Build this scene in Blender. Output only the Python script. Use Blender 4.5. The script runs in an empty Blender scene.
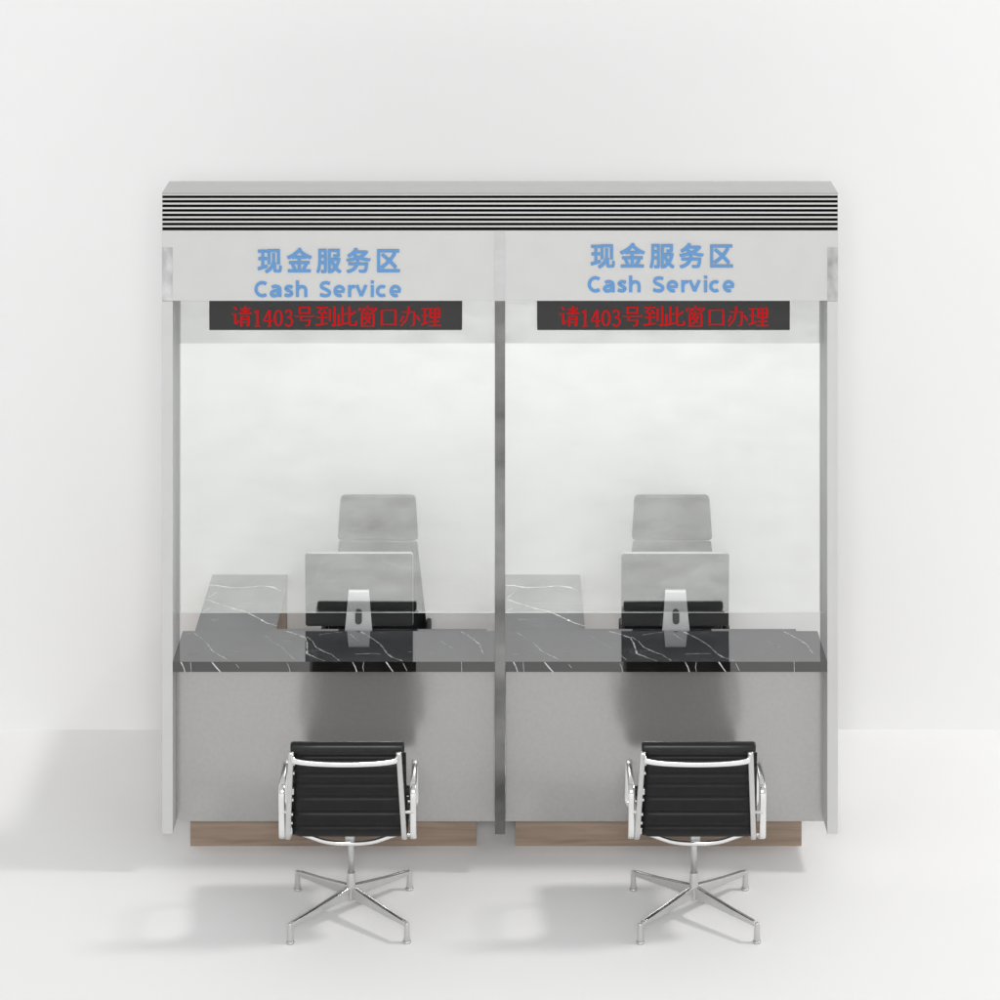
import bpy, bmesh, math, random
from mathutils import Vector, Matrix
SC = bpy.context.scene
COL = SC.collection
R = math.radians
random.seed(7)

# ------------------------------------------------------------------ camera
H = 5.45          # camera height (m)
F = 2737.0        # focal length in pixels of a 1000 px wide frame
cam = bpy.data.cameras.new('camera')
cam.sensor_width = 36.0
cam.lens = F / 1000 * 36.0
cam.shift_y = -0.855
cam.clip_start = 0.1
cam.clip_end = 200
co = bpy.data.objects.new('camera', cam)
COL.objects.link(co)
co.location = (0, 0, H)
co.rotation_euler = (R(90), 0, 0)
SC.camera = co

# ------------------------------------------------------------------ world: soft white studio
W = bpy.data.worlds.new('World')
SC.world = W
W.use_nodes = True
nt = W.node_tree
bg = nt.nodes['Background']
tc = nt.nodes.new('ShaderNodeTexCoord')
sp = nt.nodes.new('ShaderNodeSeparateXYZ')
mr = nt.nodes.new('ShaderNodeMapRange')
mr.inputs['From Min'].default_value = 0.0
mr.inputs['From Max'].default_value = 1.0
mr.inputs['To Min'].default_value = 0.645
mr.inputs['To Max'].default_value = 0.55
nt.links.new(tc.outputs['Generated'], sp.inputs[0])
nt.links.new(sp.outputs['Z'], mr.inputs['Value'])
bg.inputs['Color'].default_value = (1.0, 1.0, 1.0, 1)
nt.links.new(mr.outputs[0], bg.inputs['Strength'])

# ------------------------------------------------------------------ key lamp: high on the right
la = bpy.data.lights.new('key_lamp', 'AREA')
la.shape = 'DISK'
la.size = 3.2
la.energy = 1950
la.color = (1.0, 0.985, 0.96)
lo = bpy.data.objects.new('key_lamp', la)
COL.objects.link(lo)
d = Vector((math.cos(R(47)), -0.02, math.sin(R(47)))).normalized()
lo.location = Vector((0, 12, 0.5)) + d * 26
lo.rotation_euler = d.to_track_quat('Z', 'Y').to_euler()

# narrow unseen fill light added above the staff side to brighten the wall
lc = bpy.data.lights.new('staff_fill', 'AREA')
lc.shape = 'RECTANGLE'
lc.size = 2.0; lc.size_y = 0.2
lc.spread = R(30)
lc.energy = 4.5
lq = bpy.data.objects.new('staff_fill', lc)
COL.objects.link(lq)
lq.location = (0, 13.1, 4.25)
lq.rotation_euler = (R(6), 0, 0)

# broad fill light added behind the camera to lift wall and booth interior
lb = bpy.data.lights.new('front_fill', 'AREA')
lb.shape = 'DISK'
lb.size = 3.0
lb.energy = 675
lb.color = (1.0, 1.0, 1.0)
lp = bpy.data.objects.new('front_fill', lb)
COL.objects.link(lp)
lp.location = (0, -1.0, 6.1)
lp.rotation_euler = (Vector((0, -1.0, 6.1)) - Vector((0, 13, 1.6))).to_track_quat('Z', 'Y').to_euler()

SC.view_settings.view_transform = 'Standard'
SC.view_settings.look = 'None'
SC.view_settings.exposure = 0
SC.view_settings.gamma = 1
SC.view_settings.use_curve_mapping = False
SC.cycles.max_bounces = 14
SC.cycles.transparent_max_bounces = 16
SC.cycles.glossy_bounces = 8

# ------------------------------------------------------------------ helpers
def X(px, D): return (px - 500) * D / F
def Z(py, D): return H - (py + 355) * D / F

def tag(o, label=None, cat=None, group=None, kind=None):
    if label: o['label'] = label
    if cat: o['category'] = cat
    if group: o['group'] = group
    if kind: o['kind'] = kind
    return o

def empty(name, loc, label, cat, group=None):
    o = bpy.data.objects.new(name, None)
    COL.objects.link(o)
    o.location = loc
    o.empty_display_size = 0.1
    return tag(o, label, cat, group)

def build(name, bm, mats, parent=None, smooth=False, bevel=0.0, loc=None):
    bmesh.ops.recalc_face_normals(bm, faces=bm.faces)
    me = bpy.data.meshes.new(name)
    bm.to_mesh(me)
    bm.free()
    if not isinstance(mats, (list, tuple)): mats = [mats]
    for m in mats: me.materials.append(m)
    if smooth:
        for p in me.polygons: p.use_smooth = True
    o = bpy.data.objects.new(name, me)
    COL.objects.link(o)
    if parent: o.parent = parent
    if loc: o.location = loc
    if bevel:
        b = o.modifiers.new('bevel', 'BEVEL')
        b.width = bevel; b.segments = 2; b.limit_method = 'ANGLE'
    return o

def box(bm, x0, x1, y0, y1, z0, z1, mi=0):
    v = [bm.verts.new(p) for p in ((x0,y0,z0),(x1,y0,z0),(x1,y1,z0),(x0,y1,z0),(x0,y0,z1),(x1,y0,z1),(x1,y1,z1),(x0,y1,z1))]
    for f in ((0,3,2,1),(4,5,6,7),(0,1,5,4),(1,2,6,5),(2,3,7,6),(3,0,4,7)):
        bm.faces.new([v[i] for i in f]).material_index = mi

def BX(*a, mi=0):
    bm = bmesh.new()
    box(bm, *a, mi=mi)
    return bm

def section(w, h, n=12, e=4.0):      # rounded-rectangle section, half sizes w (side) and h (up)
    out = []
    for i in range(n):
        a = 2 * math.pi * (i + 0.5) / n
        c, s = math.cos(a), math.sin(a)
        out.append((w * math.copysign(abs(c) ** (2 / e), c), h * math.copysign(abs(s) ** (2 / e), s)))
    return out

def sweep(bm, pts, side, sec, scales=None, closed=False):
    pts = [Vector(p) for p in pts]
    n = len(pts)
    rings = []
    for i, p in enumerate(pts):
        if closed: t = pts[(i + 1) % n] - pts[i - 1]
        else: t = pts[min(i + 1, n - 1)] - pts[max(i - 1, 0)]
        t.normalize()
        s = Vector(side[i] if isinstance(side, list) else side)
        s = (s - t * s.dot(t)).normalized()
        u = s.cross(t)
        k = scales[i] if scales else (1, 1)
        rings.append([bm.verts.new(p + s * (a * k[0]) + u * (b * k[1])) for a, b in sec])
    m = len(sec)
    for i in range(n if closed else n - 1):
        a, b = rings[i], rings[(i + 1) % n]
        for j in range(m):
            bm.faces.new((a[j], a[(j + 1) % m], b[(j + 1) % m], b[j]))
    if not closed:
        bm.faces.new(rings[0][::-1]); bm.faces.new(rings[-1])

def spline(pts, n=6):               # Catmull-Rom through points
    P = [Vector(p) for p in pts]
    P = [P[0] * 2 - P[1]] + P + [P[-1] * 2 - P[-2]]
    out = []
    for i in range(1, len(P) - 2):
        for k in range(n):
            t = k / n
            a, b, c, e = P[i-1], P[i], P[i+1], P[i+2]
            out.append(0.5 * ((2*b) + (c-a)*t + (2*a-5*b+4*c-e)*t*t + (3*b-a-3*c+e)*t**3))
    out.append(P[-2])
    return out

def lathe(bm, prof, c=(0,0,0), n=24):
    rings = [[bm.verts.new((c[0] + r*math.cos(2*math.pi*j/n), c[1] + r*math.sin(2*math.pi*j/n), c[2] + z)) for j in range(n)] for r, z in prof]
    for a, b in zip(rings, rings[1:]):
        for j in range(n):
            bm.faces.new((a[j], a[(j+1) % n], b[(j+1) % n], b[j]))
    bm.faces.new(rings[0][::-1]); bm.faces.new(rings[-1])

def copy_tree(o, parent=None):
    c = o.copy()
    COL.objects.link(c)
    c.parent = parent
    for ch in list(o.children): copy_tree(ch, c)
    return c

# ------------------------------------------------------------------ materials (procedural)
def mat(name, col, rough=0.5, metal=0.0, ior=1.5, noise=None, bump=None, rnoise=0.0, spec=None):
    m = bpy.data.materials.new(name)
    m.use_nodes = True
    n, l = m.node_tree.nodes, m.node_tree.links
    p = n['Principled BSDF']
    p.inputs['Base Color'].default_value = (*col, 1)
    p.inputs['Roughness'].default_value = rough
    p.inputs['Metallic'].default_value = metal
    p.inputs['IOR'].default_value = ior
    if spec is not None: p.inputs['Specular IOR Level'].default_value = spec
    t = n.new('ShaderNodeTexCoord')
    if noise:                       # (scale xyz, amount)
        sc, amt = noise
        mp = n.new('ShaderNodeMapping'); mp.inputs['Scale'].default_value = sc
        l.new(t.outputs['Object'], mp.inputs[0])
        no = n.new('ShaderNodeTexNoise'); no.inputs['Scale'].default_value = 1; no.inputs['Detail'].default_value = 5
        l.new(mp.outputs[0], no.inputs['Vector'])
        r = n.new('ShaderNodeValToRGB')
        r.color_ramp.elements[0].position = 0.3; r.color_ramp.elements[1].position = 0.7
        r.color_ramp.elements[0].color = (*[c * (1 - amt) for c in col], 1)
        r.color_ramp.elements[1].color = (*[min(1, c * (1 + amt)) for c in col], 1)
        l.new(no.outputs['Fac'], r.inputs[0]); l.new(r.outputs[0], p.inputs['Base Color'])
        if rnoise:
            mr = n.new('ShaderNodeMapRange')
            mr.inputs['To Min'].default_value = max(0, rough - rnoise); mr.inputs['To Max'].default_value = rough + rnoise
            l.new(no.outputs['Fac'], mr.inputs['Value']); l.new(mr.outputs[0], p.inputs['Roughness'])
    if bump:                        # (scale, strength, distance)
        nb = n.new('ShaderNodeTexNoise'); nb.inputs['Scale'].default_value = bump[0]; nb.inputs['Detail'].default_value = 3
        l.new(t.outputs['Object'], nb.inputs['Vector'])
        b = n.new('ShaderNodeBump'); b.inputs['Strength'].default_value = bump[1]; b.inputs['Distance'].default_value = bump[2]
        l.new(nb.outputs['Fac'], b.inputs['Height']); l.new(b.outputs[0], p.inputs['Normal'])
    return m

M = {}
M['studio'] = mat('studio_white', (0.90, 0.90, 0.90), 0.9, noise=((0.7,)*3, 0.006), spec=0.1)
M['floor'] = mat('floor_white', (0.90, 0.90, 0.90), 0.9, noise=((0.7,)*3, 0.006), spec=0.1)
M['white'] = mat('white_panel', (0.58, 0.58, 0.57), 0.45, noise=((9,)*3, 0.015), bump=(160, 0.05, 0.001))
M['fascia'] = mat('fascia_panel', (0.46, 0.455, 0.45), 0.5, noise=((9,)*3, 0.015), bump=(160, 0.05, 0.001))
M['cap'] = mat('grey_cap', (0.50, 0.50, 0.50), 0.55, noise=((12,)*3, 0.02), bump=(200, 0.06, 0.001))
M['cap_edge'] = mat('cap_edge', (0.33, 0.33, 0.33), 0.5)
M['black_groove'] = mat('black_groove', (0.004,)*3, 0.8, spec=0.05)
M['slat'] = mat('pale_slat', (0.58, 0.58, 0.57), 0.4)
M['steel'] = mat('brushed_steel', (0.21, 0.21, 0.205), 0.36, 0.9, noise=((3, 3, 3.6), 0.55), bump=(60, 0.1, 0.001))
M['steel_sheen'] = mat('brushed_steel_painted_sheen', (0.52, 0.52, 0.52), 0.5, 0.1, noise=((4, 4, 9), 0.12))  # paler copy of the post steel, brighter upper reflection put into the colour
M['grey_cloud'] = mat('clouded_grey', (0.45, 0.45, 0.45), 0.5, 0.2, noise=((14, 14, 9), 0.4))  # cloudy grey noise for the smudges at the header ends
M['grey_metal'] = mat('satin_grey_metal', (0.455, 0.45, 0.44), 0.17, 0.58, noise=((55,)*3, 0.035), bump=(220, 0.08, 0.0008))
M['marble'] = mat('black_marble', (0.019, 0.022, 0.026), 0.03, ior=4.2, noise=((6,)*3, 0.5))
def add_fine_veins(m, c):
    n, l = m.node_tree.nodes, m.node_tree.links
    pr = n['Principled BSDF']
    src = pr.inputs['Base Color'].links[0].from_socket
    t = n.new('ShaderNodeTexCoord'); mp = n.new('ShaderNodeMapping')
    mp.inputs['Rotation'].default_value = (0, 0, R(-38)); mp.inputs['Scale'].default_value = (1.1, 5.0, 3.0)
    no = n.new('ShaderNodeTexNoise'); no.inputs['Scale'].default_value = 1.9; no.inputs['Detail'].default_value = 7; no.inputs['Distortion'].default_value = 0.5
    su = n.new('ShaderNodeMath'); su.operation = 'SUBTRACT'; su.inputs[1].default_value = 0.5
    ab = n.new('ShaderNodeMath'); ab.operation = 'ABSOLUTE'
    rp = n.new('ShaderNodeMapRange'); rp.inputs['From Min'].default_value = 0.0; rp.inputs['From Max'].default_value = 0.007
    rp.inputs['To Min'].default_value = 0.75; rp.inputs['To Max'].default_value = 0.0
    mk = n.new('ShaderNodeTexNoise'); mk.inputs['Scale'].default_value = 5.0
    mm = n.new('ShaderNodeMapRange'); mm.inputs['From Min'].default_value = 0.5; mm.inputs['From Max'].default_value = 0.62
    mu = n.new('ShaderNodeMath'); mu.operation = 'MULTIPLY'
    mx = n.new('ShaderNodeMixRGB'); mx.inputs[2].default_value = (c, c, c, 1)
    l.new(t.outputs['Object'], mp.inputs[0]); l.new(mp.outputs[0], no.inputs['Vector']); l.new(t.outputs['Object'], mk.inputs['Vector'])
    l.new(no.outputs['Fac'], su.inputs[0]); l.new(su.outputs[0], ab.inputs[0]); l.new(ab.outputs[0], rp.inputs['Value'])
    l.new(mk.outputs['Fac'], mm.inputs['Value']); l.new(rp.outputs[0], mu.inputs[0]); l.new(mm.outputs[0], mu.inputs[1])
    l.new(mu.outputs[0], mx.inputs[0]); l.new(src, mx.inputs[1]); l.new(mx.outputs[0], pr.inputs['Base Color'])
add_fine_veins(M['marble'], 0.30)
M['marble_edge'] = mat('black_marble_dim_edge', (0.010, 0.0095, 0.0085), 0.03, ior=2.0, noise=((6,)*3, 0.5))  # copy of the same marble, dimmer reflection of the upright faces put in
M['vein'] = mat('white_marble_vein', (0.60, 0.60, 0.60), 0.06, ior=1.8, noise=((40,)*3, 0.45))
M['leather'] = mat('black_leather', (0.0045, 0.0045, 0.005), 0.42, noise=((30,)*3, 0.3), bump=(420, 0.25, 0.0006), ior=1.36)
M['roll_leather'] = mat('black_leather_roll', (0.005, 0.0055, 0.006), 0.35, noise=((30,)*3, 0.3), bump=(420, 0.2, 0.0006), ior=1.45)
M['alu'] = mat('polished_aluminium', (0.86, 0.86, 0.855), 0.16, 1.0, noise=((20,)*3, 0.03))
M['alu_satin'] = mat('cast_aluminium', (0.59, 0.59, 0.58), 0.33, 0.65, noise=((20,)*3, 0.03))
M['silver'] = mat('silver_shell', (0.56, 0.56, 0.57), 0.35, 0.6)
M['screen_back'] = mat('glossy_black_shell', (0.036, 0.037, 0.038), 0.10, ior=2.1)
M['led_face'] = mat('led_panel_black', (0.018,)*3, 0.3, noise=((4, 4, 8), 0.2), ior=1.45)
M['rubber'] = mat('dark_rubber', (0.03,)*3, 0.6)
M['hole'] = mat('dark_grommet', (0.07,)*3, 0.5)
M['blue'] = mat('blue_acrylic', (0.105, 0.28, 0.56), 0.6)

def emis(name, col, e):
    m = mat(name, col, 0.8, spec=0.0)
    p = m.node_tree.nodes['Principled BSDF']
    p.inputs['Emission Color'].default_value = (*col, 1)
    p.inputs['Emission Strength'].default_value = e
    return m
M['led'] = emis('red_led', (0.48, 0.010, 0.012), 0.14)

def wood():
    m = mat('walnut_laminate', (0.24, 0.17, 0.125), 0.5)
    n, l = m.node_tree.nodes, m.node_tree.links
    t = n.new('ShaderNodeTexCoord')
    mp = n.new('ShaderNodeMapping'); mp.inputs['Scale'].default_value = (1.6, 8, 26)
    no = n.new('ShaderNodeTexNoise'); no.inputs['Scale'].default_value = 1.3; no.inputs['Detail'].default_value = 9; no.inputs['Distortion'].default_value = 0.6
    r = n.new('ShaderNodeValToRGB')
    r.color_ramp.elements[0].position = 0.3; r.color_ramp.elements[0].color = (0.245, 0.18, 0.14, 1)
    r.color_ramp.elements[1].position = 0.72; r.color_ramp.elements[1].color = (0.40, 0.30, 0.225, 1)
    l.new(t.outputs['Object'], mp.inputs[0]); l.new(mp.outputs[0], no.inputs['Vector'])
    l.new(no.outputs['Fac'], r.inputs[0]); l.new(r.outputs[0], n['Principled BSDF'].inputs['Base Color'])
    return m
M['wood'] = wood()

def glass_mat(fac=0.25):
    m = bpy.data.materials.new('reflective_glass'); m.use_nodes = True
    n, l = m.node_tree.nodes, m.node_tree.links
    n.clear()
    out = n.new('ShaderNodeOutputMaterial'); mx = n.new('ShaderNodeMixShader')
    tr = n.new('ShaderNodeBsdfTransparent'); tr.inputs[0].default_value = (0.985, 0.99, 0.985, 1)
    gl = n.new('ShaderNodeBsdfGlossy'); gl.inputs['Roughness'].default_value = 0.0
    gl.inputs['Color'].default_value = (0.97, 0.985, 0.97, 1)
    t = n.new('ShaderNodeTexCoord'); no = n.new('ShaderNodeTexNoise'); no.inputs['Scale'].default_value = 5; no.inputs['Detail'].default_value = 4
    mp = n.new('ShaderNodeMapping'); mp.inputs['Scale'].default_value = (1, 1, 2.2)
    mr = n.new('ShaderNodeMapRange'); mr.inputs['From Min'].default_value = 0.3; mr.inputs['From Max'].default_value = 0.7
    mr.inputs['To Min'].default_value = fac - 0.045; mr.inputs['To Max'].default_value = fac + 0.045
    l.new(t.outputs['Object'], mp.inputs[0]); l.new(mp.outputs[0], no.inputs['Vector']); l.new(no.outputs['Fac'], mr.inputs['Value'])
    l.new(mr.outputs[0], mx.inputs[0]); l.new(tr.outputs[0], mx.inputs[1]); l.new(gl.outputs[0], mx.inputs[2])
    l.new(mx.outputs[0], out.inputs['Surface'])
    return m
M['glass'] = glass_mat()
M['glass_edge'] = mat('polished_glass_edge', (0.80, 0.86, 0.83), 0.3)

# ------------------------------------------------------------------ setting
D0 = 12.146
bm = bmesh.new(); box(bm, -40, 40, -30, 13.8, -0.05, 0.0)
tag(build('floor', bm, M['floor']), kind='structure')
bm = bmesh.new(); box(bm, -40, 40, 13.752, 14.0, -0.03, 7.5)
tag(build('backdrop_wall', bm, M['studio']), kind='structure')

# ------------------------------------------------------------------ booth frame
XO, XI = 1.5, 1.4525
ZB = Z(833.9, D0)                 # bottom of the panels
ZH0, ZH1 = Z(300.9, D0), Z(230.3, D0)
ZL1, ZT = Z(194.0, D0), Z(193.0, D0)
booth = empty('cash_service_booth', (0, 12.28, 0), 'white double window cash service booth frame with black striped top and blue lettering', 'booth')
BO = Vector((0, 12.28, 0))
def part(name, bm, m, parent=booth, **k):
    bmesh.ops.translate(bm, verts=bm.verts, vec=-BO)
    return build(name, bm, m, parent, **k)
for s in (-1, 1):
    bm = BX(min(s*XO, s*XI), max(s*XO, s*XI), D0, 12.42, ZB, ZH0 - 0.001)
    part('side_panel', bm, M['white'], bevel=0.0015)
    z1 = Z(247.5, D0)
    part('end_patch', BX(min(s*XO, s*XI) + 0.0005, max(s*XO, s*XI) - 0.0005, D0 - 0.002, D0 - 0.0002, ZH0 + 0.001, z1), M['grey_cloud'])  # thin sheet carrying a cloudy grey smudge
hd = part('header', BX(-XO, XO, D0, 12.414, ZH0, ZH1 - 0.001), M['white'], bevel=0.0015)
lv = bmesh.new()
box(lv, -XO + 0.001, XO - 0.001, D0 + 0.003, D0 + 0.012, ZH1, ZL1, 1)
box(lv, -XO, XO, D0 + 0.013, 12.412, ZH1, ZL1, 0)
for k in range(-1, 8):
    za = Z(196.9 + 4.54 * k + 1.3, D0); zb = Z(196.9 + 4.54 * (k + 1) - 1.45, D0)
    if k == -1: za = ZL1 - 0.0002; zb = Z(195.5, D0)
    if k == 7: zb = ZH1
    if za - zb > 0.0015: box(lv, -XO, XO, D0, D0 + 0.0025, zb, za, 2)
part('louver', lv, [M['cap'], M['black_groove'], M['slat']])
part('top_cap', BX(-XO, XO, D0, 12.414, ZL1, ZT + 0.0), M['cap'])
part('cap_trim', BX(-XO, XO, D0 - 0.002, D0 - 0.0003, ZL1 + 0.0002, ZT), M['cap_edge'])
for s in (-1, 1):
    a, b = (-XI, -0.0235) if s < 0 else (0.0235, XI)
    part('fascia', BX(a, b, 12.36, 12.41, Z(343.3, 12.36), ZH0 - 0.001), M['fascia'])
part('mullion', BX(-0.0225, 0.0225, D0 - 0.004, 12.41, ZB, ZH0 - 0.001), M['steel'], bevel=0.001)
part('mullion_sheen', BX(-0.0225, 0.0225, D0 - 0.003, D0 - 0.0002, ZH0, ZH1), M['steel_sheen'])  # upper part of the post, its lighter reflection painted as a pale strip
ZG = Z(612.6, 12.30)
for s in (-1, 1):
    a, b = (-XI + 0.0015, -0.024) if s < 0 else (0.024, XI - 0.0015)
    bm = BX(a, b, 12.297, 12.303, ZG, ZH0 - 0.002)
    bm.faces.ensure_lookup_table()
    for f in bm.faces:
        f.normal_update()
        if abs(f.normal.y) < 0.5: f.material_index = 1
    part('glass_pane', bm, [M['glass'], M['glass_edge']])

# ------------------------------------------------------------------ lettering
def ribbon(bm, pts, w, y, t=0.003, caps=True, fx=lambda p: p):
    """flat extruded stroke through 2-D points (x, z); w = width or list"""
    P = [Vector(p) for p in pts]
    n = len(P)
    L, Rr = [], []
    for i in range(n):
        tg = (P[min(i+1, n-1)] - P[max(i-1, 0)]).normalized()
        nn = Vector((-tg.y, tg.x))
        k = 1.0
        if 0 < i < n - 1:
            a = (P[i] - P[i-1]).normalized()
            k = 1 / max(0.6, abs(Vector((-a.y, a.x)).dot(nn)))
        ww = (w[i] if isinstance(w, list) else w) / 2 * k
        L.append(P[i] + nn * ww); Rr.append(P[i] - nn * ww)
    for i in range(n - 1):
        q = [L[i], L[i+1], Rr[i+1], Rr[i]]
        prism(bm, [fx(p) for p in q], y, t)

def prism(bm, q, y, t):
    a = [bm.verts.new((p[0], y, p[1])) for p in q]
    b = [bm.verts.new((p[0], y + t, p[1])) for p in q]
    bm.faces.new(a); bm.faces.new(b[::-1])
    n = len(q)
    for i in range(n): bm.faces.new((a[i], b[i], b[(i+1) % n], a[(i+1) % n]))

def arc(cx, cy, rx, ry, a0, a1, n=18):
    return [(cx + rx*math.cos(R(a0 + (a1-a0)*i/n)), cy + ry*math.sin(R(a0 + (a1-a0)*i/n))) for i in range(n + 1)]
def sm(pts, n=5):
    return [(p.x, p.y) for p in spline([Vector((a, b, 0)) for a, b in pts], n)]

def cash_service(bm, fx, y, word):
    """hand-drawn bold humanist sans, 5.88 units per photo pixel, baseline at 0"""
    w = 18.8
    S = []
    S.append(arc(124, 46, 37, 38.5, 52, 308))
    S.append(sm([(180, 56), (192, 62), (208, 62), (222, 56), (227, 42), (227, 20), (227, 0)]))
    S.append(sm([(224, 38), (202, 37), (182, 30), (176, 19), (184, 8), (203, 8), (224, 22)]))
    S.append(sm([(301, 57), (285, 62), (269, 60), (262, 50), (270, 41), (287, 33), (296, 22), (289, 11), (274, 8), (254, 13)]))
    S.append([(329, 0), (329, 97)])
    S.append(sm([(331, 44), (340, 57), (356, 61), (371, 56), (377.5, 42), (378, 20), (378, 0)]))
    S.append(sm([(519, 78), (500, 84), (480, 81), (469, 68), (474, 55), (492, 46), (511, 36), (517, 22), (507, 10), (486, 8), (461, 15)]))
    S.append([(549, 32), (604, 32)]); S.append(arc(574, 35, 25.5, 27, 8, 300))
    S.append([(634, 0), (634, 70)]); S.append(sm([(636, 44), (643, 56), (653, 61), (666, 60)]))
    S.append([(676, 70), (703, 6)]); S.append([(703, 6), (730, 70)])
    S.append([(767, 0), (767, 70)]); S.append([(767, 80), (767, 97)])
    S.append(arc(824, 35, 27, 27, 52, 308))
    S.append([(877, 32), (932, 32)]); S.append(arc(902, 35, 25.5, 27, 8, 300))
    for i, s in enumerate(S[:6] if word == 0 else S[6:]):
        ribbon(bm, s, w if len(s) > 2 else (14 if abs(s[0][1] - s[1][1]) < 1 else w), y - 0.0001 * (i % 4), 0.004, fx=fx)

def chinese_text(body, x0, x1, z0, z1, name, parent, y, m, bold=0.0):
    """CJK words from Blender's built-in font, thickened by overlaying shifted copies, fitted to a box"""
    cu = bpy.data.curves.new('tmp', 'FONT'); cu.body = body; cu.size = 1; cu.extrude = 0.02; cu.resolution_u = 6
    cu.space_character = 1.33
    ob = bpy.data.objects.new('tmp', cu); COL.objects.link(ob)
    bpy.context.view_layer.update()
    dg = bpy.context.evaluated_depsgraph_get()
    me = bpy.data.meshes.new_from_object(ob.evaluated_get(dg))
    bpy.data.objects.remove(ob)
    xs = [v.co.x for v in me.vertices]; ys = [v.co.y for v in me.vertices]
    sx = (x1 - x0 - 2*bold) / (max(xs) - min(xs)); sy = (z1 - z0 - 2*bold) / (max(ys) - min(ys))
    bm = bmesh.new()
    offs = [(a, b) for a in (-0.9, 0, 0.9) for b in (-0.9, 0, 0.9)]
    for i, (ox, oz) in enumerate(offs):
        n0 = len(bm.verts)
        bm.from_mesh(me)
        bm.verts.ensure_lookup_table()
        for v in bm.verts[n0:]:
            c = v.co
            v.co = Vector((x0 + bold + (c.x - min(xs)) * sx + ox*bold, y - 0.00008 * i - (0.003 if c.z > 0 else 0), z0 + bold + (c.y - min(ys)) * sy + oz*bold))
    bpy.data.meshes.remove(me)
    return bm

for (xa, xb, ya, yb, cx, cb) in ((257.6, 400.0, 247.6, 273.2, 254.5, 297.0), (590.6, 733.0, 242.8, 268.4, 587.7, 292.2)):
    bm = chinese_text('现金服务区', X(xa, D0), X(xb, D0), Z(yb, D0), Z(ya, D0), 'l', booth, D0 - 0.001, M['blue'], 0.0028)
    part('sign_lettering', bm, M['blue'])
    for word in (0, 1):
     bm = bmesh.new()
     k = D0 / F / 5.88
     cash_service(bm, lambda p: (X(cx, D0) + (p[0] - 78) * k * 146.6 / (857 / 5.88), Z(cb, D0) + p[1] * k), D0 - 0.004, word)
     part('sign_lettering', bm, M['blue'])

# --- song-style strokes for the LED line; 100 units = one em
def h(x0, x1, y): return ('h', x0, x1, y)
def v(x, y0, y1): return ('v', x, y0, y1)
def p(*a): return ('p', a)
GL = {
 '请': [p((14,94),(28,80)), h(4,26,60), v(21,60,14), p((21,12),(38,28)), h(44,92,87), h(47,88,75), h(38,98,63), v(68,98,63), v(50,50,0), v(84,50,4), h(50,84,50), p((84,4),(74,8)), h(50,84,36), h(50,84,22)],
 '号': [v(27,94,62), v(73,94,62), h(27,73,92), h(27,73,66), h(5,97,50), p((36,50),(29,31)), h(29,76,31), p((75,31),(71,8),(54,3))],
 '到': [h(5,60,91), p((32,90),(14,67)), h(14,52,67), p((40,80),(56,62)), h(8,58,44), v(33,64,12), p((3,8),(60,16)), v(70,86,28), v(92,98,4), p((92,4),(78,10))],
 '此': [v(30,96,12), v(12,62,10), h(32,50,60), p((3,7),(54,18)), v(62,96,10), p((92,72),(62,52)), h(62,94,8), v(95,26,8)],
 '窗': [p((46,100),(54,90)), h(10,92,87), p((11,88),(7,74)), p((92,88),(84,76)), p((38,84),(18,68)), p((60,84),(82,70)), p((50,74),(40,63)), v(22,62,0), v(78,62,0), h(22,78,62), h(22,78,4), p((46,58),(30,36)), h(42,64,50), p((64,50),(50,26),(32,12)), p((40,42),(62,18))],
 '口': [v(17,80,6), v(82,80,6), h(17,82,79), h(17,82,12)],
 '办': [h(12,72,70), p((71,70),(68,8),(52,4)), p((44,98),(42,66),(32,32),(8,3)), p((20,52),(6,24)), p((82,54),(97,28))],
 '理': [h(4,38,86), h(6,36,52), v(21,86,18), p((3,10),(40,24)), v(48,88,42), v(89,88,42), h(48,89,87), h(48,89,66), h(48,89,45), v(69,88,4), h(46,90,25), h(40,97,5)],
 '1': [v(26,80,3), p((12,68),(26,78)), h(13,39,3)],
 '4': [v(33,80,3), p((32,79),(5,28)), h(5,47,28), h(23,43,3)],
 '0': [('e',)],
 '3': [('t',)],
}
def led_text(bm, body, x0, zc, em, y):
    cur = x0
    k = 0
    for ch in body:
        wd = 50 if ch in '0123456789' else 100
        def fx(q, cur=cur): return (cur + q[0] * em / 100, zc + (q[1] - 50) * em / 100)
        for st in GL[ch]:
            k += 1
            yy = y - 0.00006 * (k % 7)
            if st[0] == 'h':
                ribbon(bm, [(st[1], st[3]), (st[2], st[3])], 5.5, yy, fx=fx)
                if ch not in '14': prism(bm, [fx((st[2]-9, st[3]+1)), fx((st[2]+1, st[3]+1)), fx((st[2]-4, st[3]+7))], yy - 0.0005, 0.002)
            elif st[0] == 'v':
                ribbon(bm, [(st[1], st[2]), (st[1], st[3])], 9.5, yy, fx=fx)
            elif st[0] == 'p':
                n = len(st[1])
                ribbon(bm, list(st[1]), [9.5 - 3.5 * i / (n - 1) for i in range(n)], yy, fx=fx)
            elif st[0] == 'e':
                ps = arc(25, 41, 16.5, 36, 0, 360, 24)
                ribbon(bm, ps, [5 + 5 * abs(math.cos(2*math.pi*i/24)) for i in range(25)], yy, fx=fx)
            elif st[0] == 't':
                ribbon(bm, sm([(9, 66), (16, 77), (28, 77), (36, 66), (32, 50), (18, 44)]), 8, yy, fx=fx)
                ribbon(bm, sm([(19, 44), (34, 40), (41, 26), (36, 10), (22, 3), (8, 12)]), 8, yy - 0.0001, fx=fx)
        cur += em * wd / 100

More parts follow.
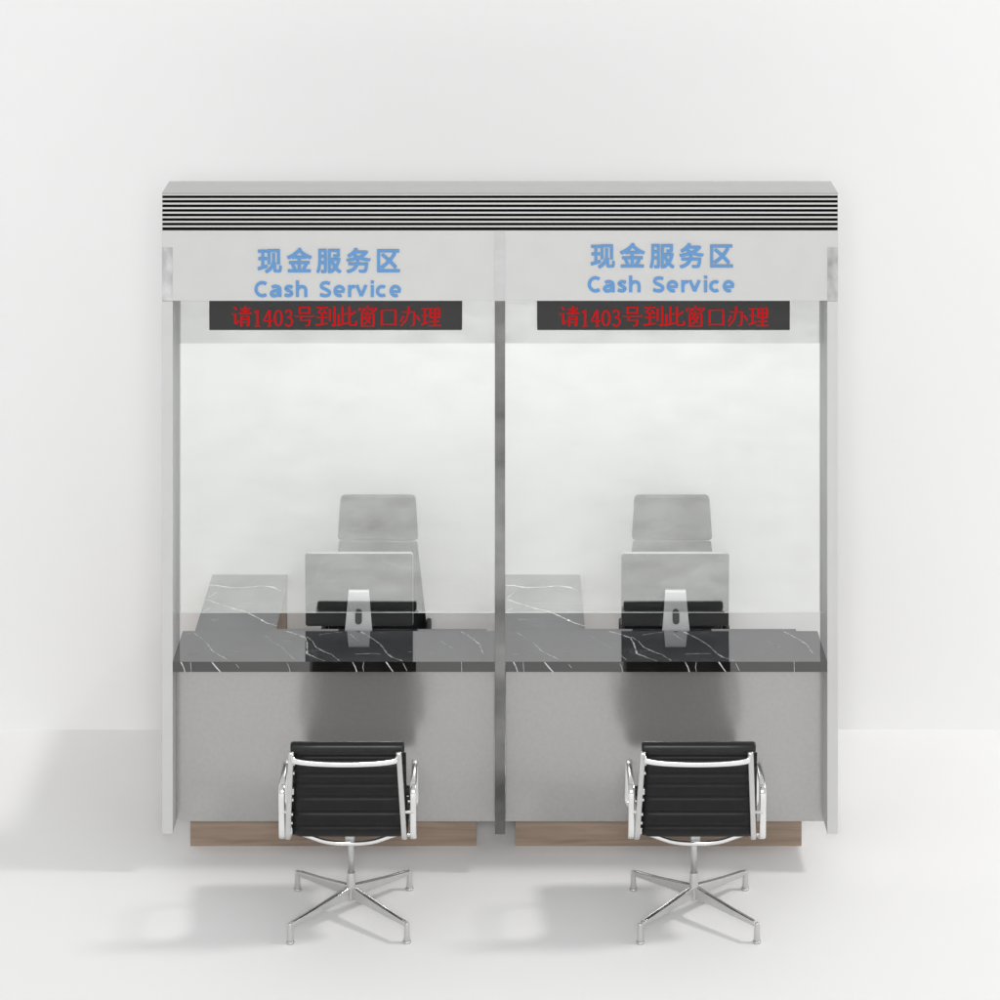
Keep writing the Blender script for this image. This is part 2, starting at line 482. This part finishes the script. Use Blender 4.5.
DL = 12.24
for i, (xa, xb, tx) in enumerate(((209.2, 462.0, 231.0), (537.2, 789.9, 558.6))):
    o = empty('led_display', ((X(xa, DL) + X(xb, DL)) / 2, DL, ZH0 - 0.16),
              ['black scrolling display with red characters hanging over the left service window', 'black scrolling display with red characters hanging over the right service window'][i], 'led display', 'LED displays hanging under the booth header')
    off = -Vector(o.location)
    bm = BX(X(xa, DL), X(xb, DL), DL, DL + 0.05, Z(330.2, DL), ZH0 - 0.002)
    bmesh.ops.translate(bm, verts=bm.verts, vec=off); build('display_housing', bm, M['led_face'], o, bevel=0.002)
    bm = bmesh.new()
    led_text(bm, '请1403号到此窗口办理', X(tx, DL), Z(316.0, DL), 21.05 * DL / F, DL - 0.0022)
    bmesh.ops.translate(bm, verts=bm.verts, vec=off); build('display_text', bm, M['led'], o)

# ------------------------------------------------------------------ marble tops with inlaid veins
PER = 1.4675
def jitter(pts, amp, n=5):
    out = []
    for (a, b) in zip(pts, pts[1:]):
        for k in range(n):
            t = k / n
            out.append((a[0] + (b[0]-a[0])*t + random.uniform(-amp, amp), a[1] + (b[1]-a[1])*t + random.uniform(-amp, amp)))
    out.append(pts[-1])
    return out
def vein_top(bm, pix, w, z, mi=1):     # pixel polyline -> ribbon on the horizontal plane z
    pts = []
    for (px, py) in pix:
        D = (H - z) * F / (py + 355)
        pts.append((X(px, D), D))
    pts = jitter(pts, 0.0022)
    n = len(pts)
    L = []
    for i, q in enumerate(pts):
        a = Vector(pts[max(i-1, 0)]); b = Vector(pts[min(i+1, n-1)])
        t = (b - a).normalized(); nn = Vector((-t.y, t.x))
        ww = w * 0.98 * (0.25 + 1.2 * random.random()) * (0.35 if i in (0, n-1) else 1) / 2
        L.append((Vector(q) + nn*ww, Vector(q) - nn*ww))
    vs = [(bm.verts.new((a.x, a.y, z + 0.0004)), bm.verts.new((b.x, b.y, z + 0.0004))) for a, b in L]
    for a, b in zip(vs, vs[1:]): bm.faces.new((a[0], b[0], b[1], a[1])).material_index = mi
def vein_front(bm, pix, w, y, mi=1):   # pixel polyline -> ribbon on the vertical plane y
    pts = [(X(px, y), Z(py, y)) for px, py in pix]
    vs = []
    n = len(pts)
    for i, q in enumerate(pts):
        a = Vector(pts[max(i-1, 0)]); b = Vector(pts[min(i+1, n-1)])
        t = (b - a).normalized(); nn = Vector((-t.y, t.x)) * w * (0.6 + 0.6 * random.random()) / 2
        vs.append((bm.verts.new((q[0] + nn.x, y - 0.0004, q[1] + nn.y)), bm.verts.new((q[0] - nn.x, y - 0.0004, q[1] - nn.y))))
    for a, b in zip(vs, vs[1:]): bm.faces.new((a[0], b[0], b[1], a[1])).material_index = mi

ZC1, ZC0 = Z(661.8, D0), Z(672.0, D0)
TOPV = [
 ([(193.3,632.3),(207,642.8),(212.5,651.5),(230,661.0)], .006),
 ([(265,635.8),(275,643),(282.5,648),(294.8,660.3)], .003),
 ([(286,631.2),(299,635),(305.6,638),(307.5,647),(307.3,653.6),(312,656),(325.0,661.2)], .007),
 ([(306.3,636.9),(312,640.5),(315.4,647),(322.4,651),(332.2,655),(339.2,661)], .005),
 ([(360.2,631.5),(370,637),(379.8,644),(385.4,651.6),(391,657),(402.9,661.2)], .0055),
 ([(349.7,634),(354,637.5),(358.8,641.5)], .0035),
 ([(354.6,654.1),(368,653.6),(381.2,653.8)], .0025),
 ([(461,631.4),(468,635.8),(474,640),(480,644.5),(483.8,655)], .006),
 ([(440,641),(447,645),(454,649)], .004),
 ([(430,653),(441,654.5)], .003),
 ([(232,652.8),(243,652.2)], .0025), ([(182.5,654.2),(200,653.6)], .002),
 ([(318,635),(330,633.2),(342,632.2)], .002), ([(408,652),(416,651.6)], .002),
]
FRV = [([(181,662),(183.5,667),(185,672)], .005), ([(211.8,662),(216,667),(220.5,672)], .006), ([(190.5,662),(191.3,671.8)], .002),
 ([(352.6,662),(355.2,667),(356.8,671.9)], .0045), ([(363.8,662),(362.9,667),(363.8,671.8)], .002), ([(386.2,662),(390,667.5),(393.1,671.8)], .006),
 ([(287,663),(289,667),(290.2,671.8)], .002), ([(461.5,662),(461.8,671.8)], .002), ([(403,663),(407,671)], .0015), ([(236,664),(239,668)], .0015)]
cnt = None
CG = 'service counters under the booth windows'
def make_counter():
    x0, x1 = -XI + 0.001, -0.0235
    o = empty('service_counter', (-0.738, 12.35, 0), 'grey service counter with black veined marble top below the left window', 'counter', CG)
    off = -Vector(o.location)
    def pt(name, bm, m, **k):
        bmesh.ops.translate(bm, verts=bm.verts, vec=off); return build(name, bm, m, o, **k)
    bm = BX(x0, x1, D0 + 0.001, 12.525, ZC0, ZC1)
    for f in bm.faces:
        f.normal_update()
        if abs(f.normal.y) > 0.5: f.material_index = 2
    for q, w in TOPV: vein_top(bm, q, w, ZC1)
    for q, w in FRV: vein_front(bm, q, w, D0 + 0.001)
    pt('countertop', bm, [M['marble'], M['vein'], M['marble_edge']])
    zb = Z(821.2, 12.281)
    pt('front_panel', BX(x0, x1, 12.281, 12.30, zb, ZC0 - 0.0005), M['grey_metal'])
    pt('cabinet', BX(x0 + 0.01, x1 - 0.01, 12.302, 12.50, zb + 0.001, ZC0 - 0.001), M['fascia'])
    pt('plinth', BX(X(190.3, 12.42), X(476.3, 12.42), 12.42, 12.49, 0.0, zb - 0.0005), M['wood'])
    return o
c0 = make_counter()
c1 = copy_tree(c0); c1.location.x += 0.738 * 2 - 0.0
c1.location.x = c0.location.x + 1.476
c1['label'] = 'grey service counter with black veined marble top below the right window'

# ------------------------------------------------------------------ staff desks
ZD = H - 4.67
RETV = [([(205.5,599),(213,601.8),(223,605.3),(234,609),(244,611.3),(253,615.5),(261.5,620),(268,623.5),(277,626.0)], .009),
        ([(208,585.2),(218,585.6),(230,587.8),(246,587.4),(261.5,585.9),(272,587),(280.8,591)], .012),
        ([(203,611),(210,608)], .004), ([(208,598),(217,592)], .003), ([(196,613.5),(205,613)], .003), ([(226,603),(254,603.4)], .003)]
def make_desk():
    o = empty('staff_desk', (-0.75, 13.0, 0), 'L shaped black marble staff desk with walnut side behind the left counter', 'desk', 'staff desks behind the counters')
    off = -Vector(o.location)
    def pt(name, bm, m, **k):
        bmesh.ops.translate(bm, verts=bm.verts, vec=off); return build(name, bm, m, o, **k)
    xa, xb, xr = -1.4445, -0.065, -1.0655
    pt('desk_top', BX(xa, xb, 12.53, 12.99, ZD - 0.025, ZD), [M['marble'], M['vein']])
    bm = BX(xa, xr, 12.9905, 13.748, ZD - 0.025, ZD)
    for q, w in RETV: vein_top(bm, q, w, ZD)
    pt('return_top', bm, [M['marble'], M['vein']])
    pt('return_cabinet', BX(xa + 0.004, xr - 0.003, 12.995, 13.745, 0.0, ZD - 0.0255), M['wood'])
    pt('end_panel', BX(xb - 0.03, xb - 0.005, 12.70, 12.97, 0.0, ZD - 0.0255), M['wood'])
    pt('end_panel', BX(xa + 0.005, xa + 0.03, 12.70, 12.97, 0.0, ZD - 0.0255), M['wood'])
    return o
d0 = make_desk()
d1 = copy_tree(d0); d1.location.x += PER
d1['label'] = 'L shaped black marble staff desk with walnut side behind the right counter'

# ------------------------------------------------------------------ monitors (seen from behind)
DM = 12.706
def rrect(x0, x1, z0, z1, r, n=6):
    out = []
    for cx, cz, a in ((x1-r, z1-r, 0), (x0+r, z1-r, 90), (x0+r, z0+r, 180), (x1-r, z0+r, 270)):
        for k in range(n + 1):
            t = R(a + 90 * k / n); out.append((cx + r*math.cos(t), cz + r*math.sin(t)))
    return out
def make_monitor():
    cx = X(359.1, DM)
    o = empty('computer_monitor', (cx, DM, ZD), 'silver edged monitor seen from behind on the left staff desk', 'monitor', 'monitors on the staff desks')
    hw = 0.2508
    z0, z1 = Z(627.6, DM) - ZD, Z(551.6, DM) - ZD
    bm = bmesh.new(); prism(bm, rrect(-hw, hw, z0, z1, 0.014), 0.002, 0.018); build('screen_frame', bm, M['silver'], o, bevel=0.002)
    bm = bmesh.new(); prism(bm, rrect(-hw + 0.002, hw - 0.002, z0 + 0.002, z1 - 0.003, 0.012), -0.001, 0.003); build('rear_shell', bm, M['screen_back'], o)
    bm = bmesh.new(); prism(bm, rrect(-hw + 0.006, hw - 0.006, z0 + 0.03, z1 - 0.006, 0.008), 0.0195, 0.002); build('screen', bm, M['black_groove'], o)
    for ob in o.children:
        ob.location = (0, 0, 0)
        ob.rotation_euler = (R(5.5), 0, 0)
        ob.location.y = 0.29 * math.sin(R(5.5))
    # stand: tapered bent plate with an oval cable hole
    y0, y1 = -0.012, -0.03
    zt = Z(591.3, 12.69) - ZD
    bm = bmesh.new()
    wt, wb = 0.0475, 0.0735
    prof = [(-0.004, zt, wt), (-0.02, zt - 0.004, wt + .001), (-0.045, zt * 0.5, (wt + wb) / 2), (-0.062, 0.02, wb - .001), (-0.055, 0.006, wb), (0.03, 0.004, wb + .001), (0.12, 0.004, wb + .001)]
    cur = spline([Vector((a, b, c)) for a, b, c in prof], 5)
    ring = []
    for i, q in enumerate(cur):
        t = (cur[min(i+1, len(cur)-1)] - cur[max(i-1, 0)]); t.z = 0; t.normalize()
        nx, nz = t.y, -t.x
        ring.append([bm.verts.new((s*q.z, q.x + nx*e, q.y + nz*e)) for s, e in ((-1, .003), (1, .003), (1, -.003), (-1, -.003))])
    for a, b in zip(ring, ring[1:]):
        for j in range(4): bm.faces.new((a[j], a[(j+1) % 4], b[(j+1) % 4], b[j]))
    bm.faces.new(ring[0]); bm.faces.new(ring[-1][::-1])
    st = build('stand', bm, M['silver'], o, bevel=0.001)
    bm = bmesh.new()
    zt2, zb2 = Z(609.5, 12.66) - ZD, Z(624.0, 12.65) - ZD
    prism(bm, rrect(-0.0155, 0.0155, zb2, zt2, 0.0150, 8), -0.0625, 0.03)
    # lean the oval with the stand plate
    for vv in bm.verts: vv.co.y += (vv.co.z - zb2) * 0.12
    build('cable_hole', bm, M['hole'], st)
    return o
m0 = make_monitor()
m1 = copy_tree(m0); m1.location.x += PER
m1['label'] = 'silver edged monitor seen from behind on the right staff desk'

# ------------------------------------------------------------------ sling chairs
def sling(bm, prof, halfw, seams, t0=0.011, nx=14):
    """ribbed leather sheet following prof [(y,z)], half width halfw(s in 0..1)"""
    P = [Vector((0, a, b)) for a, b in prof]
    n = len(P)
    ln = [0]
    for a, b in zip(P, P[1:]): ln.append(ln[-1] + (b - a).length)
    tot = ln[-1]
    rows_t, rows_b = [], []
    for i, q in enumerate(P):
        t = (P[min(i+1, n-1)] - P[max(i-1, 0)]).normalized()
        nn = Vector((0, -t.z, t.y))
        s = ln[i] / tot
        dmin = min(abs(ln[i] - c) for c in seams) if seams else 1
        th = t0 * (0.22 + 0.78 * min(1, dmin / 0.016) ** 0.6)
        hw = halfw(s)
        ra, rb = [], []
        for j in range(nx + 1):
            u = -1 + 2 * j / nx
            e = (1 - abs(u) ** 14) ** 0.5 * 0.75 + 0.25
            x = hw * u
            ra.append(bm.verts.new(q + nn * th * e + Vector((x, 0, 0))))
            rb.append(bm.verts.new(q - nn * th * e + Vector((x, 0, 0))))
        rows_t.append(ra); rows_b.append(rb)
    for i in range(n - 1):
        for j in range(nx):
            bm.faces.new((rows_t[i][j], rows_t[i][j+1], rows_t[i+1][j+1], rows_t[i+1][j]))
            bm.faces.new((rows_b[i][j], rows_b[i+1][j], rows_b[i+1][j+1], rows_b[i][j+1]))
        bm.faces.new((rows_t[i][0], rows_t[i+1][0], rows_b[i+1][0], rows_b[i][0]))
        bm.faces.new((rows_t[i][nx], rows_b[i][nx], rows_b[i+1][nx], rows_t[i+1][nx]))
    for r in (0, n - 1):
        for j in range(nx): bm.faces.new((rows_t[r][j], rows_b[r][j], rows_b[r][j+1], rows_t[r][j+1]))

def dense(pts, step=0.006):
    c = spline([Vector((0, a, b)) for a, b in pts], 24)
    out = [c[0]]
    acc = 0
    for a, b in zip(c, c[1:]):
        acc += (b - a).length
        if acc >= step: out.append(b); acc = 0
    return [(q.y, q.z) for q in out]

def star_base(root, nlegs, r_foot, rot, zt=0.132, caster=False):
    bm = bmesh.new()
    lathe(bm, [(0.012, 0.068), (0.016, 0.072), (0.0185, 0.082), (0.0195, 0.12), (0.0185, 0.150), (0.0172, 0.185), (0.0165, 0.188)])
    hub = build('hub', bm, M['alu_satin'], root, smooth=True)
    bm = bmesh.new()
    lathe(bm, [(0.0135, 0.186), (0.0135, 0.40)])
    build('column', bm, M['alu_satin'], root, smooth=True)
    for k in range(nlegs):
        a = R(rot + 360 * k / nlegs)
        dx, dy = math.cos(a), math.sin(a)
        sd = (-dy, dx, 0)
        bm = bmesh.new()
        # wedge beam: flat top edge, belly rising towards the foot
        rs = [0.008, 0.03, 0.10, 0.2, r_foot - 0.03, r_foot - 0.012]
        top = [zt, zt - 0.001, zt - 0.012, zt - 0.027, zt - 0.041, zt - 0.046]
        hh = [0.060, 0.054, 0.043, 0.033, 0.024, 0.020]
        wd = [0.0125, 0.0125, 0.0120, 0.0112, 0.0102, 0.0100]
        rings = []
        for r_, t_, h_, w_ in zip(rs, top, hh, wd):
            c = Vector((dx * r_, dy * r_, 0)); s = Vector(sd)
            sec = [(-w_*0.55, t_), (w_*0.55, t_), (w_*0.95, t_ - 0.003), (w_, t_ - 0.007), (w_*0.75, t_ - h_ + 0.003), (w_*0.4, t_ - h_), (-w_*0.4, t_ - h_), (-w_*0.75, t_ - h_ + 0.003), (-w_, t_ - 0.007), (-w_*0.95, t_ - 0.003)]
            rings.append([bm.verts.new(c + s * u + Vector((0, 0, z))) for u, z in sec])
        for p_, q_ in zip(rings, rings[1:]):
            for j in range(10):
                f_ = bm.faces.new((p_[j], p_[(j+1) % 10], q_[(j+1) % 10], q_[j]))
                if j in (0, 1, 9): f_.material_index = 1
        bm.faces.new(rings[0][::-1]); bm.faces.new(rings[-1])
        # knee and tapered foot
        fx_, fy_ = dx * r_foot, dy * r_foot
        zk = zt - 0.046
        lathe(bm, [(0.004, zk + 0.0005), (0.0085, zk - 0.001), (0.0102, zk - 0.006), (0.0104, zk - 0.016), (0.0118, 0.035), (0.0140, 0.012)], (fx_ - dx*0.006, fy_ - dy*0.006, 0), 16)
        lg = build('leg', bm, [M['alu_satin'], M['alu']], root, bevel=0.0012)
        for pl in lg.data.polygons: pl.use_smooth = True
        bm = bmesh.new()
        if caster:
            for s in (-1, 1):
                n0 = len(bm.verts)
                lathe(bm, [(0.012, -0.008), (0.024, -0.007), (0.025, 0), (0.024, 0.007), (0.012, 0.008)], (0, 0, 0), 18)
                bm.verts.ensure_lookup_table()
                mt = Matrix.Translation((fx_ + dx*0.0 - dy*0.013*s, fy_ + dx*0.013*s, 0.0255)) @ Matrix.Rotation(a, 4, 'Z') @ Matrix.Rotation(R(90), 4, 'X')
                bmesh.ops.transform(bm, matrix=mt, verts=bm.verts[n0:])
            build('caster', bm, M['rubber'], lg, smooth=True)
        else:
            lathe(bm, [(0.0165, 0.0), (0.0175, 0.003), (0.0175, 0.008), (0.013, 0.0115)], (fx_ - dx*0.006, fy_ - dy*0.006, 0), 16)
            build('glide', bm, M['silver'], lg, smooth=True)

def make_visitor_chair():
    root = empty('visitor_chair', (-0.6385, 11.737, 0), 'low black ribbed chair with aluminium frame facing the left counter', 'chair', 'visitor chairs in front of the counters')
    # chair faces +y; local origin at the column foot
    prof = dense([(0.262, 0.405), (0.268, 0.428), (0.235, 0.452), (0.12, 0.446), (0.0, 0.437), (-0.10, 0.428), (-0.155, 0.426), (-0.196, 0.440), (-0.214, 0.485), (-0.226, 0.545), (-0.243, 0.64), (-0.264, 0.745), (-0.278, 0.815)])
    ln = [0]
    for a, b in zip(prof, prof[1:]): ln.append(ln[-1] + math.hypot(b[0]-a[0], b[1]-a[1]))
    seams = []
    for zz in (0.800, 0.765, 0.722, 0.672, 0.612, 0.546, 0.478):
        i = min((i for i in range(len(prof)) if prof[i][0] < -0.19), key=lambda i: abs(prof[i][1] - zz)); seams.append(ln[i])
    s0 = seams[-1]
    k = 1
    while s0 - 0.066 * k > 0.03: seams.append(s0 - 0.066 * k); k += 1
    bm = bmesh.new(); sling(bm, prof, lambda s: 0.241 + 0.007 * (1 - s), seams, 0.013)
    bmesh.ops.translate(bm, verts=bm.verts, vec=(0.004, 0, 0))
    build('sling_seat', bm, M['leather'], root, smooth=True)
    # rolled top cushion
    bm = bmesh.new()
    pts = [(x, -0.281, 0.836) for x in (-0.2385, -0.2375, -0.234, -0.228, -0.12, 0, 0.12, 0.228, 0.234, 0.2375, 0.2385)]
    kk = [0.55, 0.8, 0.93, 1, 1, 1, 1, 1, 0.93, 0.8, 0.55]
    sweep(bm, pts, (0, 1, 0), section(0.021, 0.0235, 20, 2.1), [(q, q) for q in kk])
    build('top_roll', bm, M['roll_leather'], root, smooth=True)
    # side rails with fixing tabs
    for s in (-1, 1):
        bm = bmesh.new()
        rp = dense([(0.262, 0.430), (0.235, 0.447), (0.12, 0.441), (0.0, 0.432), (-0.10, 0.420), (-0.165, 0.414), (-0.212, 0.432), (-0.229, 0.485), (-0.243, 0.545), (-0.264, 0.64), (-0.287, 0.75), (-0.304, 0.836)], 0.012)
        n = len(rp)
        pts = [(s * (0.245 - 0.0205 * max(0, (b - 0.43) / 0.40)) - 0.0095, a, b) for a, b in rp]
        sweep(bm, pts, (1, 0, 0), section(0.0115, 0.0085, 12, 3.5))
        rl = build('side_rail', bm, M['alu_satin'], root, smooth=True)
        for zz in (0.765, 0.722, 0.640, 0.600, 0.545, 0.495, 0.455) if s < 0 else ():
            i = min((i for i in range(n) if rp[i][0] < -0.18), key=lambda i: abs(rp[i][1] - zz))
            yy, zc = rp[i]
            xc = s * (0.245 - 0.0205 * max(0, (zc - 0.43) / 0.40)) - 0.0095
            x_in = xc - s * 0.018
            hh = 0.012 if zz in (0.640, 0.455) else 0.005
            bm = BX(min(xc, x_in), max(xc, x_in), yy - 0.004, yy + 0.014, zc - hh, zc + hh)
            build('fixing_tab', bm, M['alu_satin'], rl, bevel=0.001)
    # antler shaped stretchers
    bm = bmesh.new()
    pts = spline([(-0.234, -0.296, 0.812), (-0.228, -0.309, 0.800), (-0.212, -0.316, 0.791), (-0.13, -0.320, 0.783), (0, -0.322, 0.780), (0.13, -0.320, 0.783), (0.212, -0.316, 0.791), (0.228, -0.309, 0.800), (0.234, -0.296, 0.812)], 6)
    pts = [Vector((q.x * 0.957 - 0.0095, q.y, q.z)) for q in pts]
    n = len(pts)
    sweep(bm, pts, (0, 0, 1), section(0.0105, 0.005, 12, 3), [(1.35 - 0.35 * math.sin(math.pi * i / (n-1)), 1) for i in range(n)])
    build('back_stretcher', bm, M['alu'], root, smooth=True)
    for yy, nm in ((-0.13, 'seat_stretcher'), (0.13, 'seat_stretcher')):
        bm = bmesh.new()
        pts = spline([(-0.238, yy, 0.418), (-0.18, yy*0.98, 0.400), (-0.11, yy*0.94, 0.374), (-0.05, yy*0.9, 0.363), (0, yy*0.88, 0.361), (0.05, yy*0.9, 0.363), (0.11, yy*0.94, 0.374), (0.18, yy*0.98, 0.400), (0.238, yy, 0.418)], 5)
        sweep(bm, pts, (0, 0, 1), section(0.0095, 0.007, 12, 2.6))
        build(nm, bm, M['alu'], root, smooth=True)
    bm = bmesh.new(); box(bm, -0.02, 0.02, -0.105, 0.105, 0.3555, 0.389); box(bm, -0.045, 0.045, -0.045, 0.045, 0.389, 0.402)
    build('seat_support', bm, M['alu_satin'], root, bevel=0.003)
    # arm loops
    for s in (-1, 1):
        bm = bmesh.new()
        xs = s * 0.276 - 0.0025
        pp = spline([(xs - s*0.012, -0.155, 0.416), (xs, -0.200, 0.424), (xs, -0.222, 0.455), (xs, -0.232, 0.55), (xs, -0.240, 0.615), (xs, -0.228, 0.645), (xs, -0.195, 0.655), (xs, -0.10, 0.660), (xs, -0.01, 0.660), (xs, 0.035, 0.650), (xs, 0.060, 0.625), (xs, 0.085, 0.52), (xs, 0.098, 0.455), (xs - s*0.012, 0.085, 0.436)], 6)
        sweep(bm, pp, (1, 0, 0), section(0.0135, 0.0065, 12, 3))
        ar = build('armrest', bm, M['alu'], root, smooth=True)
        for yy, zz in ((-0.232, 0.545), (-0.19, 0.43), (0.09, 0.45)):
            bm = BX(min(s*0.240, s*0.274), max(s*0.240, s*0.274), yy - 0.006, yy + 0.006, zz - 0.005, zz + 0.005)
            build('arm_bracket', bm, M['alu_satin'], ar, bevel=0.001)
    star_base(root, 4, 0.3525, 45.6)
    return root
v0 = make_visitor_chair()
v1 = copy_tree(v0); v1.location.x = 0.8315
v1['label'] = 'low black ribbed chair with aluminium frame facing the right counter'

def make_office_chair():
    # faces the camera (-y)
    root = empty('office_chair', (-0.607, 13.36, 0), 'tall black office chair facing us behind the left monitor', 'chair', 'office chairs behind the desks')
    prof = dense([(-0.235, 0.455), (-0.245, 0.480), (-0.21, 0.502), (-0.10, 0.492), (0.0, 0.482), (0.10, 0.480), (0.155, 0.495), (0.182, 0.54), (0.195, 0.62), (0.212, 0.75), (0.232, 0.90), (0.244, 0.996)])
    ln = [0]
    for a, b in zip(prof, prof[1:]): ln.append(ln[-1] + math.hypot(b[0]-a[0], b[1]-a[1]))
    def hw(s):
        if s < 0.5: return 0.24
        return 0.24 - 0.048 * ((s - 0.5) / 0.5) ** 0.8
    bm = bmesh.new(); sling(bm, prof, hw, [ln[-1]*k/12 for k in range(13) if k in (4, 5)], 0.014)
    build('sling_seat', bm, M['leather'], root, smooth=True)
    bm = bmesh.new()
    out = []
    hd_pts = rrect(-0.2, 0.2, 0.0, 1.0, 0.0)
    z0, z1 = 0.999, 1.2165
    # rounded, slightly tapered pad
    rr = 0.022
    base = rrect(-0.2005, 0.2005, z0, z1, rr, 6)
    def tp(q):
        k = (q[1] - z0) / (z1 - z0)
        return (q[0] * (1 - 0.072 * k), q[1])
    ring = [tp(q) for q in base]
    n = len(ring)
    cx, cz = 0, (z0 + z1) / 2
    layers = []
    for sc, dy in ((0.965, -0.020), (0.988, -0.016), (1.0, -0.008), (1.0, 0.008), (0.988, 0.016), (0.965, 0.020)):
        layers.append([bm.verts.new((q[0]*sc, 0.253 + (q[1] - z0) * 0.08 + dy, cz + (q[1] - cz) * (1 - (1-sc)*1.6))) for q in ring])
    for a, b in zip(layers, layers[1:]):
        for j in range(n): bm.faces.new((a[j], a[(j+1) % n], b[(j+1) % n], b[j]))
    bm.faces.new(layers[0]); bm.faces.new(layers[-1][::-1])
    build('headrest', bm, M['leather'], root, bevel=0.0)
    for s in (-1, 1):
        bm = bmesh.new()
        pp = spline([(s*0.243, 0.19, 0.50), (s*0.254, 0.205, 0.56), (s*0.256, 0.195, 0.61), (s*0.256, 0.15, 0.635), (s*0.256, 0.02, 0.64), (s*0.256, -0.05, 0.63), (s*0.256, -0.085, 0.59), (s*0.255, -0.10, 0.51), (s*0.243, -0.09, 0.48)], 6)
        sweep(bm, pp, (1, 0, 0), section(0.0115, 0.010, 12, 3))
        build('armrest', bm, M['leather'], root, smooth=True)
        bm = bmesh.new()
        pp = [(s*0.235, a + (0.016 if b > 0.55 else 0.0), b - (0.02 if a < 0.12 else 0)) for a, b in prof[6::3]]
        sweep(bm, pp, (1, 0, 0), section(0.008, 0.007, 10, 3), [(1, 1)] * len(pp))
        for vv in bm.verts:
            if vv.co.z > 0.6: vv.co.x *= 1 - 0.205 * (vv.co.z - 0.6) / 0.4
        build('side_rail', bm, M['leather'], root, smooth=True)
    bm = bmesh.new(); box(bm, -0.22, 0.22, -0.012, 0.012, 0.44, 0.458); box(bm, -0.03, 0.03, -0.10, 0.10, 0.395, 0.44)
    build('seat_support', bm, M['alu_satin'], root, bevel=0.003)
    star_base(root, 5, 0.30, 90, caster=True)
    return root
o0 = make_office_chair()
o1 = copy_tree(o0); o1.location.x += 1.4625
o1['label'] = 'tall black office chair facing us behind the right monitor'
